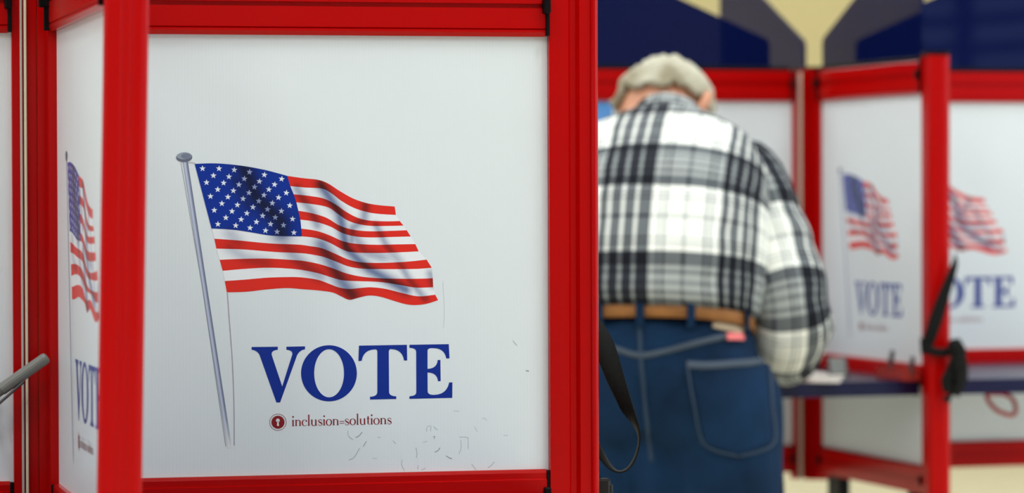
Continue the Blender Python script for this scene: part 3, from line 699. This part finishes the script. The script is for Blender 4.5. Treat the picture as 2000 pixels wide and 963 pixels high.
# shirt: lofted cloth carrying its own length and girth as cloth coordinates
def loft(name, rings, parent, u0=0, v0=0, closed_caps=False, wr=.004, seed=0, thick=.0025, vscale=1.0):
    seg = len(rings[0]) - 1; me = bpy.data.meshes.new(name); vs = []; fs = []; uv = []
    vl = [0.0]
    for a, c in zip(rings[:-1], rings[1:]): vl.append(vl[-1] + (a[seg // 2] - c[seg // 2]).length * vscale)
    us = []
    for r in rings:
        ac = [0.0]
        for a, c in zip(r[:-1], r[1:]): ac.append(ac[-1] + (a - c).length)
        mid = ac[seg // 2]; us.append([x - mid for x in ac])
    for i, r in enumerate(rings):
        c = sum(r[:-1], Vector()) / seg
        for j in range(seg):
            p = r[j]; d = (p - c).normalized()
            k = noise.noise(Vector((p.x * 9 + seed, p.y * 9, p.z * 22))) * wr + noise.noise(Vector((p.x * 22 + seed, p.y * 22, p.z * 30))) * wr * .6
            vs.append(p + d * k)
    R_ = len(rings)
    for i in range(R_ - 1):
        for j in range(seg):
            j2 = (j + 1) % seg
            fs.append((i * seg + j, i * seg + j2, (i + 1) * seg + j2, (i + 1) * seg + j))
            uv.append([(us[i][j] + u0, vl[i] + v0), (us[i][j + 1] + u0, vl[i] + v0), (us[i + 1][j + 1] + u0, vl[i + 1] + v0), (us[i + 1][j] + u0, vl[i + 1] + v0)])
    me.from_pydata([tuple(v) for v in vs], [], fs); me.update()
    l = me.uv_layers.new(name='cloth')
    for f, q in zip(me.polygons, uv):
        for li, c in zip(f.loop_indices, q): l.data[li].uv = c
        f.use_smooth = True
    me.materials.append(MATS['plaid'])
    o = new_obj(name, me, parent); so = o.modifiers.new('thick', 'SOLIDIFY'); so.thickness = thick; so.offset = -1
    return o
def interp(keys, n):
    return catmull4(keys, n)
def catmull4(keys, n):
    m = len(keys) - 1; out = []
    for k in range(n + 1):
        t = k / n * m; i = min(int(t), m - 1); f = t - i
        p0, p1, p2, p3 = keys[max(i - 1, 0)], keys[i], keys[i + 1], keys[min(i + 2, m)]
        out.append([.5 * ((2 * b) + (c - a) * f + (2 * a - 5 * b + 4 * c - d) * f * f + (3 * b - a - 3 * c + d) * f ** 3) for a, b, c, d in zip(p0, p1, p2, p3)])
    return out
# back y, back z, front y, front z, half width, shift
TORSO = [(-.138, 1.022, .130, .962, .176, 0), (-.156, 1.040, .155, .975, .190, 0), (-.158, 1.075, .178, 1.01, .198, 0), (-.135, 1.16, .20, 1.08, .200, 0), (-.068, 1.265, .225, 1.14, .198, 0),
         (.030, 1.336, .265, 1.19, .184, -.003), (.115, 1.370, .295, 1.237, .150, -.008), (.165, 1.381, .31, 1.267, .103, -.012), (.188, 1.386, .31, 1.282, .072, -.014)]
def ring(by, bz, fy, fz, a, sx, seg=72, ex=2.35):
    back = Vector((sx, by, bz)); front = Vector((sx, fy, fz)); c = (back + front) / 2; h = (front - back) / 2; out = []
    for j in range(seg + 1):
        ph = -PI / 2 + 2 * PI * (j / seg) + PI      # starts at the front; middle index at the back
        cx, sy = math.cos(ph), math.sin(ph)
        out.append(c + Vector((a, 0, 0)) * (math.copysign(abs(cx) ** (2 / ex), cx)) + h * math.copysign(abs(sy) ** (2 / ex), sy))
    return out
shirt = loft('shirt', [ring(*k) for k in catmull4(TORSO, 56)], man, u0=.0, v0=0)
def sleeve(pts, radii, name, u0, v0, seed):
    c = catmull(pts, 44); rr = catmull4([(r,) for r in radii], 44); rings = []; prev = Vector((0, -1, 0))
    for i, p in enumerate(c):
        t = (c[min(i + 1, 44)] - c[max(i - 1, 0)]).normalized(); a = (prev - t * prev.dot(t)).normalized(); prev = a; b = t.cross(a)
        rings.append([p + (a * math.cos(2 * PI * j / 40 + PI) + b * math.sin(2 * PI * j / 40 + PI)) * rr[i][0] for j in range(41)])
    return loft(name, rings, shirt, u0, v0, wr=.007, seed=seed)
sleeve([(.075, .185, 1.268), SH + Vector((0, -.01, 0)), SH.lerp(EL, .5) + Vector((.01, -.015, 0)), EL + Vector((0, -.005, -.005)), EL.lerp(WR, .42) + Vector((-.012, 0, -.014)), EL.lerp(WR, .86) + Vector((-.004, 0, -.002))], [.062, .070, .067, .074, .072, .044], 'sleeve', .085, -.05, 3)
sleeve([(-.085, .185, 1.29), SHl + Vector((0, -.01, 0)), SHl.lerp(ELl, .5) + Vector((-.01, -.015, 0)), ELl + Vector((0, -.005, 0)), ELl.lerp(WRl, .42), ELl.lerp(WRl, .86)], [.062, .070, .066, .066, .060, .043], 'sleeve', .04, .06, 8)
# collar: a folded band around the neck
COLLAR = [(.172, 1.372, .325, 1.265, .090, -.014), (.184, 1.388, .325, 1.28, .080, -.014), (.201, 1.401, .325, 1.295, .070, -.014), (.210, 1.403, .322, 1.298, .066, -.014), (.214, 1.394, .318, 1.29, .064, -.014)]
loft('collar', [ring(*k, ex=2.1) for k in catmull4(COLLAR, 12)], shirt, u0=.05, v0=.0, wr=.001)

# jeans
def jeans():
    b = MB()
    b.ball((0, 0, .93), (.186, .138, .12), 30, 18); b.tube([(0, .0, .80), (0, 0, .93), (0, -.002, 1.0)], [.12, .13, .13], 30)
    for s_ in (-1, 1):
        b.ball((.082 * s_, -.045, .865), (.118, .105, .125), 24, 14); b.ball((.075 * s_, 0, .955), (.104, .136, .07), 24, 14)
        b.capsule((.112 * s_, -.012, .84), (.138 * s_, .02, .50), .119, .100); b.capsule((.138 * s_, .02, .50), (.165 * s_, -.015, .10), .100, .074)
    b.ball((0, -.012, .755), (.06, .085, .14), 20, 14)
    return remesh(b, .006, 10, .5)
jm = jeans(); jm.materials.append(MATS['denim'])
for v, vn in zip(jm.vertices, [v.normal.copy() for v in jm.vertices]):
    p = v.co; k = noise.noise(Vector((p.x * 10, p.y * 10, p.z * 7))) * .004 + noise.noise(Vector((p.x * 25, p.y * 25, p.z * 18))) * .0018
    v.co = p + vn * k
jm.update(); jo = new_obj('jeans', jm, man)
bvh = BVHTree.FromPolygons([MW @ v.co for v in jm.vertices], [tuple(p.vertices) for p in jm.polygons])
def on_jeans(px, py, off=.002):
    d = ray(px, py).normalized(); h = bvh.ray_cast(CAMP, d)
    if h[0] is None: return None
    n = h[1] if h[1].dot(d) < 0 else -h[1]
    return mlocal(h[0] + n * off)
def seam(name, pts, wpx, m, off=.0025, n=24):
    cv = catmull([(*p, 0) for p in pts], n); b = MB(); rows = []
    for i, p in enumerate(cv):
        t = (cv[min(i + 1, n)] - cv[max(i - 1, 0)]).normalized(); q = Vector((-t.y, t.x, 0)) * wpx / 2
        r = [on_jeans(p.x + q.x, p.y + q.y, off), on_jeans(p.x - q.x, p.y - q.y, off)]
        if None in r: continue
        rows.append(r)
    if len(rows) < 2: return
    for r in rows: b.v += [tuple(r[0]), tuple(r[1])]
    for i in range(len(rows) - 1): b.f.append((2 * i, 2 * i + 1, 2 * i + 3, 2 * i + 2))
    o = b.build(name, m, jo, True, fix=False); s_ = o.modifiers.new('t', 'SOLIDIFY'); s_.thickness = .0015; s_.offset = 0
def patch(name, corners, m, off, n=14, bottom_point=0, parent=None):
    tl, tr, br, bl = [Vector((*c, 0)) for c in corners]; b = MB(); idx = {}
    for i in range(n + 1):
        for j in range(n + 1):
            u, v = j / n, i / n; p = tl.lerp(tr, u).lerp(bl.lerp(br, u), v); p.y += bottom_point * v * (1 - abs(2 * u - 1))
            q = on_jeans(p.x, p.y, off)
            if q is not None: idx[(i, j)] = len(b.v); b.v.append(tuple(q))
    for i in range(n):
        for j in range(n):
            k = [(i, j), (i, j + 1), (i + 1, j + 1), (i + 1, j)]
            if all(x in idx for x in k): b.f.append(tuple(idx[x] for x in k))
    o = b.build(name, m, parent or jo, True, fix=False); s_ = o.modifiers.new('t', 'SOLIDIFY'); s_.thickness = .002; s_.offset = 0
    return o
patch('back_pocket', [(1341, 706), (1499, 702), (1506, 868), (1374, 868)], 'denim', .004, bottom_point=24)
seam('pocket_hem', [(1342, 714), (1380, 716), (1440, 712), (1497, 708)], 13, 'hem_stitch', .0062)
seam('pocket_seam', [(1344, 722), (1356, 790), (1376, 866), (1438, 890)], 4, 'stitch', .0062)
seam('pocket_seam', [(1499, 722), (1503, 790), (1505, 866), (1442, 890)], 4, 'stitch', .0062)
seam('yoke_seam', [(1168, 668), (1205, 682), (1250, 694), (1300, 686), (1360, 670), (1420, 656)], 11, 'hem_stitch')
seam('centre_seam', [(1250, 640), (1252, 700), (1258, 760), (1266, 840), (1272, 900)], 7, 'stitch')
# belt, loops and labels
def belt_ring(a, by, fy, z0, off=0): return ring(by, z0, fy, z0 - .22 * (fy - by), a, 0, ex=2.3)
bb = MB()
lo = belt_ring(.181, -.141, .133, 1.003); hi = belt_ring(.181, -.141, .133, 1.031)
lo2 = belt_ring(.176, -.136, .128, 1.003); hi2 = belt_ring(.176, -.136, .128, 1.031)
n = 72
for R_ in (lo, hi, hi2, lo2): bb.v += [tuple(p) for p in R_[:-1]]
for k in range(4):
    for j in range(n): bb.f.append((k * n + j, k * n + (j + 1) % n, ((k + 1) % 4) * n + (j + 1) % n, ((k + 1) % 4) * n + j))
belt = bb.build('belt', 'belt_leather', man, True)
bk = MB(); bk.cbox((-.028, .133, .930), (.028, .141, .972), .003); bk.build('buckle', 'steel_rim', belt)
def belt_at(px):                           # index of the belt's back point nearest a pixel column
    best = min(range(n), key=lambda j: abs((lambda q: 1000 + FPX * q.x / q.y)(MW @ lo[j]) - px) + (1000 if lo[j].y > 0 else 0)); return best
for px in (1248, 1340, 1176, 1452):
    j = belt_at(px); p0, p1 = lo[j], hi[j]; c = sum((lo[q] for q in range(n)), Vector()) / n
    d = (p0 - c); d.z = 0; d.normalize(); t = Vector((-d.y, d.x, 0)); l = MB()
    pts = [p0 - Vector((0, 0, .016)) + d * .001, p0 - Vector((0, 0, .006)) + d * .004, p1 + Vector((0, 0, .002)) + d * .004, p1 + Vector((0, 0, .005)) + d * .0005]
    for q in pts: l.v += [tuple(q - t * .0075), tuple(q + t * .0075), tuple(q + t * .0075 + d * .002), tuple(q - t * .0075 + d * .002)]
    for i in range(3):
        for e in range(4): l.f.append((i * 4 + e, i * 4 + (e + 1) % 4, i * 4 + 4 + (e + 1) % 4, i * 4 + 4 + e))
    l.f += [(3, 2, 1, 0), (12, 13, 14, 15)]
    l.build('belt_loop', 'denim', jo)
patch('leather_patch', [(1392, 630), (1455, 640), (1453, 656), (1390, 642)], 'patch_tan', .005, n=6)
patch('fabric_tab', [(1416, 652), (1448, 653), (1448, 666), (1416, 665)], 'label_pink', .006, n=5)
for s_ in (-1, 1):
    sb = MB(); sb.ball((.168 * s_, .055, .052), (.052, .145, .05), 24, 14); sb.ball((.168 * s_, -.03, .075), (.046, .06, .055), 20, 12)
    me = remesh(sb, .006, 5); 
    for v in me.vertices: v.co.z = max(v.co.z, .012)
    me.materials.append(MATS['shoe_leather']); so_ = new_obj('shoe', me, man)
    sl = MB(); sl.extrude([(.168 * s_ + .050 * math.cos(2 * PI * i / 24) * (1 if math.sin(2 * PI * i / 24) > 0 else .88), .035 + .155 * math.sin(2 * PI * i / 24)) for i in range(24)], 0, .016, xyz_up); sl.build('sole', 'dark_rubber', so_)

# ------------------------------------------------------------------ straps
def ribbon(name, A, B_, m, parent=None, n=40, th=.0014):
    a = catmull(A, n); b = catmull(B_, n); mb = MB()
    for p, q in zip(a, b): mb.v += [tuple(p), tuple(p.lerp(q, .5)), tuple(q)]
    for i in range(n):
        for e in range(2): mb.f.append((i * 3 + e, i * 3 + e + 1, i * 3 + 4 + e, i * 3 + 3 + e))
    o = mb.build(name, m, parent, True, fix=False); s_ = o.modifiers.new('t', 'SOLIDIFY'); s_.thickness = th; s_.offset = 0
    return o
Yp = booth_pt(B1, 'r', .61, .03, 0).y
st = empty('webbing_strap', booth_pt(B1, 'r', .62, .022, 1.1)); tag(st, 'black woven nylon strap looping from the near booth\'s right post', 'strap')
def SL(px, py, dy): return at_y(px, py, Yp + dy) - st.location
R_ = [(1128, 560, .0), (1165, 612, .012), (1197, 665, .022), (1218, 731, .026), (1232, 779, .026), (1246, 826, .020), (1250.5, 858, .016), (1242.5, 894, .016), (1227, 917, .016), (1207, 923, .016), (1187, 913, .016), (1166, 890, .012), (1140, 860, .0)]
L_ = [(1120, 600, .0), (1163, 690, .008), (1187, 747, .020), (1203, 781, .030), (1215, 804, .036), (1238, 832, .042), (1247, 858, .042), (1240, 890, .042), (1225, 913.5, .042), (1207, 919.5, .040), (1190, 903, .034), (1168, 862, .014), (1138, 822, .0)]
ribbon('webbing', [SL(*p) for p in R_], [SL(*p) for p in L_], 'webbing', st)
bkl = MB(); c0 = at_y(1178, 965, Yp + .012) - st.location
bkl.cbox((c0.x - .012, c0.y - .006, c0.z - .035), (c0.x + .009, c0.y + .006, c0.z + .019), .003); bkl.cbox((c0.x - .016, c0.y - .004, c0.z - .02), (c0.x + .012, c0.y + .004, c0.z + .012), .002)
bkl.build('side_release_buckle', 'buckle_plastic', st)
ribbon('buckle_tail', [SL(1150, 880, 0), SL(1172, 930, .01), SL(1180, 960, .012)], [SL(1140, 900, 0), SL(1160, 935, .01), SL(1165, 960, .012)], 'webbing', st)
# the far booth's knotted strap
pf = booth_pt(B2, 'a', .648, 0, 0); Yq = pf.y - .004
s2 = empty('webbing_strap', (pf.x, pf.y, 1.0)); tag(s2, 'black strap knotted round the far booth\'s nearest red post', 'strap')
def SM(px, py, dy): return at_y(px, py, Yq + dy) - s2.location
ribbon('webbing', [SM(*p) for p in [(1866, 496, .012), (1870, 520, -.004), (1856, 575, -.010), (1840, 630, -.010), (1822, 676, -.008), (1806, 692, -.006)]], [SM(*p) for p in [(1864, 500, .018), (1860, 512, -.004), (1834, 570, -.010), (1816, 618, -.010), (1806, 650, -.008), (1797, 668, -.004)]], 'webbing', s2, th=.003)
ribbon('webbing', [SM(*p) for p in [(1797, 660, -.002), (1812, 674, -.008), (1840, 680, -.010), (1862, 672, -.008), (1874, 660, .006)]], [SM(*p) for p in [(1799, 690, -.002), (1814, 693, -.008), (1840, 698, -.010), (1864, 692, -.008), (1880, 680, .006)]], 'webbing', s2, th=.003)
kn = MB(); kn.ball(SM(1866, 678, -.020), (.016, .014, .017), 14, 10); kn.ball(SM(1878, 692, -.016), (.010, .011, .020), 14, 10); kn.ball(SM(1868, 702, -.020), (.013, .010, .022), 14, 10, Matrix.Rotation(.4, 3, 'Y'))
km = remesh(kn, .003, 3); km.materials.append(MATS['webbing']); new_obj('knot', km, s2)
ribbon('strap_tail', [SM(*p) for p in [(1862, 690, -.018), (1866, 720, -.022), (1864, 756, -.018), (1854, 788, -.014)]], [SM(*p) for p in [(1884, 690, -.014), (1889, 716, -.012), (1880, 750, -.010), (1838, 780, -.020)]], 'webbing', s2, th=.004)
ribbon('strap_tail', [SM(*p) for p in [(1858, 694, -.018), (1848, 722, -.022), (1838, 742, -.024), (1843, 766, -.020)]], [SM(*p) for p in [(1882, 704, -.014), (1874, 730, -.014), (1866, 748, -.012), (1874, 776, -.010)]], 'webbing', s2, th=.004)
ribbon('strap_tail', [SM(*p) for p in [(1868, 690, -.012), (1887, 712, -.010), (1889, 740, -.008), (1874, 772, -.008)]], [SM(*p) for p in [(1856, 690, -.014), (1858, 716, -.020), (1866, 742, -.020), (1860, 764, -.016)]], 'webbing', s2, th=.004)
# red loop under the far right shelf
rl = MB(); cy_ = 6.70
pts = [at_y(x, y, cy_ + d) for x, y, d in [(1945, 769, .01), (1927, 771, .0), (1934, 788, -.004), (1950, 803, -.006), (1976, 811, 0), (1984, 800, .004), (1978, 780, .008), (1962, 770, .01), (1945, 769, .01)]]
rl.tube(catmull(pts, 40), .0042, 8); o = rl.build('hanging_cord', 'red_paint', None, True); tag(o, 'small red cord loop hanging under the far booth\'s right shelf', 'cord')
# blue notice on the far booth's left sheet
def face_pt(B, arm, px, py, n):
    c, th = B; rz = th + {'r': 0, 'a': -PI / 2, 'l': PI}[arm]; R = Matrix.Rotation(-rz, 3, 'Z'); o_ = R @ (CAMP - c); d = R @ ray(px, py); k = (n - o_.y) / d.y; p = o_ + d * k
    return p.x, p.z
t1, z1 = face_pt(B2, 'l', 1196, 199, NS); t0, _ = face_pt(B2, 'l', 1120, 199, NS)
nb = MB(); nb.box((min(t0, t1), NS + .0004, z1 - .11), (max(t0, t1), NS + .0016, z1)); o = nb.build('notice_sheet', 'blue_paper'); o.location = B2[0]; o.rotation_euler = (0, 0, B2[1] + PI)
tag(o, 'light blue paper notice on the far booth beside the man\'s head', 'notice')

# ------------------------------------------------------------------ things on the shelves
def pen(name, tip, end, r, label, grp=None, m='pen_grey', clip=Vector((0, 0, -1))):
    tip, end = Vector(tip), Vector(end); e = empty(name, tip); d = end - tip; L = d.length; u = d / L
    b = MB(); b.tube([u * .012, u * (L * .52)], [r * .86, r * .9], 16); b.build('barrel', m, e, True)
    b = MB(); b.tube([Vector((0, 0, 0)), u * .006, u * .013], [r * .18, r * .3, r * .8], 12); b.build('tip', 'pen_dark', e, True)
    b = MB(); b.tube([u * (L * .50), u * (L * .965), u * (L * .99), u * L], [r * 1.02, r, r * .88, r * .55], 16); b.build('cap', m, e, False); smooth_angle(e.children[-1], 50)
    c = clip - u * clip.dot(u); c.normalize(); s_ = u.cross(c)
    b = MB(); q0, q1 = u * (L * .70) + c * r * 1.0, u * (L * .36) + c * r * 1.75
    b.v = [tuple(x) for x in (q0 - s_ * .0022, q0 + s_ * .0022, q0 + s_ * .0022 + c * .0022, q0 - s_ * .0022 + c * .0022, q1 - s_ * .002, q1 + s_ * .002, q1 + s_ * .002 + c * .0018, q1 - s_ * .002 + c * .0018)]
    b.f = [(0, 1, 2, 3), (7, 6, 5, 4), (0, 4, 5, 1), (1, 5, 6, 2), (2, 6, 7, 3), (3, 7, 4, 0)]; b.build('clip', 'pen_dark', e)
    tag(e, label, 'pen', grp); return e
pe = booth_pt(B1, 'l', .012, .058, 0).y
hi_ = at_y(93, 697, pe); lo_ = at_y(-88, 825, pe - .012)
pen('ballpoint_pen', lo_, hi_, .0068, 'grey capped pen tilted across the left edge before the red hub post', clip=Vector((.1, -.3, -1)))
# a stick-on clip holds it on the near booth's left sheet
hc = (lo_ * .62 + hi_ * .38); t_, z_ = face_pt(B1, 'l', -30, 780, NS)
hl = Matrix.Rotation(-(B1[1] + PI), 3, 'Z') @ (hc - B1[0])
ph = empty('pen_holder', B1[0], B1[1] + PI); b = MB(); b.cbox((hl.x - .012, NS + .0005, hl.z - .016), (hl.x + .012, NS + .004, hl.z + .016), .001); b.build('back_plate', 'grey_card', ph)
b = MB(); b.cbox((hl.x - .004, NS + .004, hl.z - .010), (hl.x + .004, hl.y - .006, hl.z - .0055), .001); b.build('arm', 'grey_card', ph)
ud = Matrix.Rotation(-(B1[1] + PI), 3, 'Z') @ (hi_ - lo_).normalized(); b = MB()
s1 = ud.orthogonal().normalized(); s3 = ud.cross(s1); b.tube([hl + (s1 * math.cos(a) + s3 * math.sin(a)) * .0085 for a in [2 * PI * i / 24 for i in range(25)]], .0016, 8, False); b.build('ring', 'grey_card', ph, True)
tag(ph, 'small grey stick-on clip holding the pen, past the left edge', 'pen holder')
# far shelf: ballot paper, framed card, red cup with two pens
pp = [at_z(x, y, SHELF_T + .0006) for x, y in ((1568, 747), (1640, 748), (1652, 731), (1590, 727))]
b = MB(); b.v = [tuple(p) for p in pp] + [tuple(p + Vector((0, 0, .0008))) for p in pp]; b.f = [(3, 2, 1, 0), (4, 5, 6, 7), (0, 1, 5, 4), (1, 2, 6, 5), (2, 3, 7, 6), (3, 0, 4, 7)]
o = b.build('ballot_paper', 'paper_white'); tag(o, 'white ballot paper under the man\'s right hand on the far shelf', 'paper')
cc = at_z(1638, 733, SHELF_T); sd = empty('card_stand', (cc.x, cc.y, SHELF_T), .25); tag(sd, 'small dark-rimmed tilted card stand on the far shelf by the ballot', 'card stand')
tl = Matrix.Rotation(-.35, 3, 'X')
def tilted(mb): mb.v = [tuple(tl @ Vector(v)) for v in mb.v]; return mb
b = MB(); b.box((-.016, -.0015, .004), (.016, .0015, .036)); tilted(b).build('card', 'grey_card', sd)
b = MB(); b.box((-.020, -.002, .0005), (.020, .002, .004)); b.box((.016, -.002, .004), (.020, .002, .038)); b.box((-.020, -.002, .004), (-.016, .002, .038)); tilted(b).build('rim', 'steel_rim', sd)
b = MB(); b.box((-.018, .0, 0), (.018, .022, .002)); b.build('stand_foot', 'steel_rim', sd)
t_, z_ = face_pt(B2, 'a', 1762, 710, -.03)
def a2(t, n, z): return booth_pt(B2, 'a', t, n, z)
cu = empty('pen_tray', a2(t_, -.038, SHELF_T + .0004), B2[1] - PI / 2); tag(cu, 'clear red plastic pen tray against the far booth\'s flag panel', 'pen tray')
b = MB(); w_, d_, h_, k_ = .070, .016, .024, .0015
b.box((-w_, -d_, 0), (w_, d_, k_)); b.box((-w_, -d_, k_), (w_, -d_ + k_, h_)); b.box((-w_, d_ - k_, k_), (w_, d_, h_)); b.box((-w_, -d_ + k_, k_), (-w_ + k_, d_ - k_, h_)); b.box((w_ - k_, -d_ + k_, k_), (w_, d_ - k_, h_)); b.build('tray', 'red_acrylic', cu)
for px, top, lab in ((1741, 684, 'taller dark pen standing in the red tray, nearer the hub'), (1781, 697, 'shorter dark pen standing in the red tray, nearer the post')):
    tt, zz = face_pt(B2, 'a', px, top, -.038)
    pen('ballpoint_pen', a2(tt + .004, -.042, SHELF_T + .002), a2(tt, -.036, zz), .0045, lab, 'pens in the red tray', 'pen_dark', Vector((-1, 0, 0)))
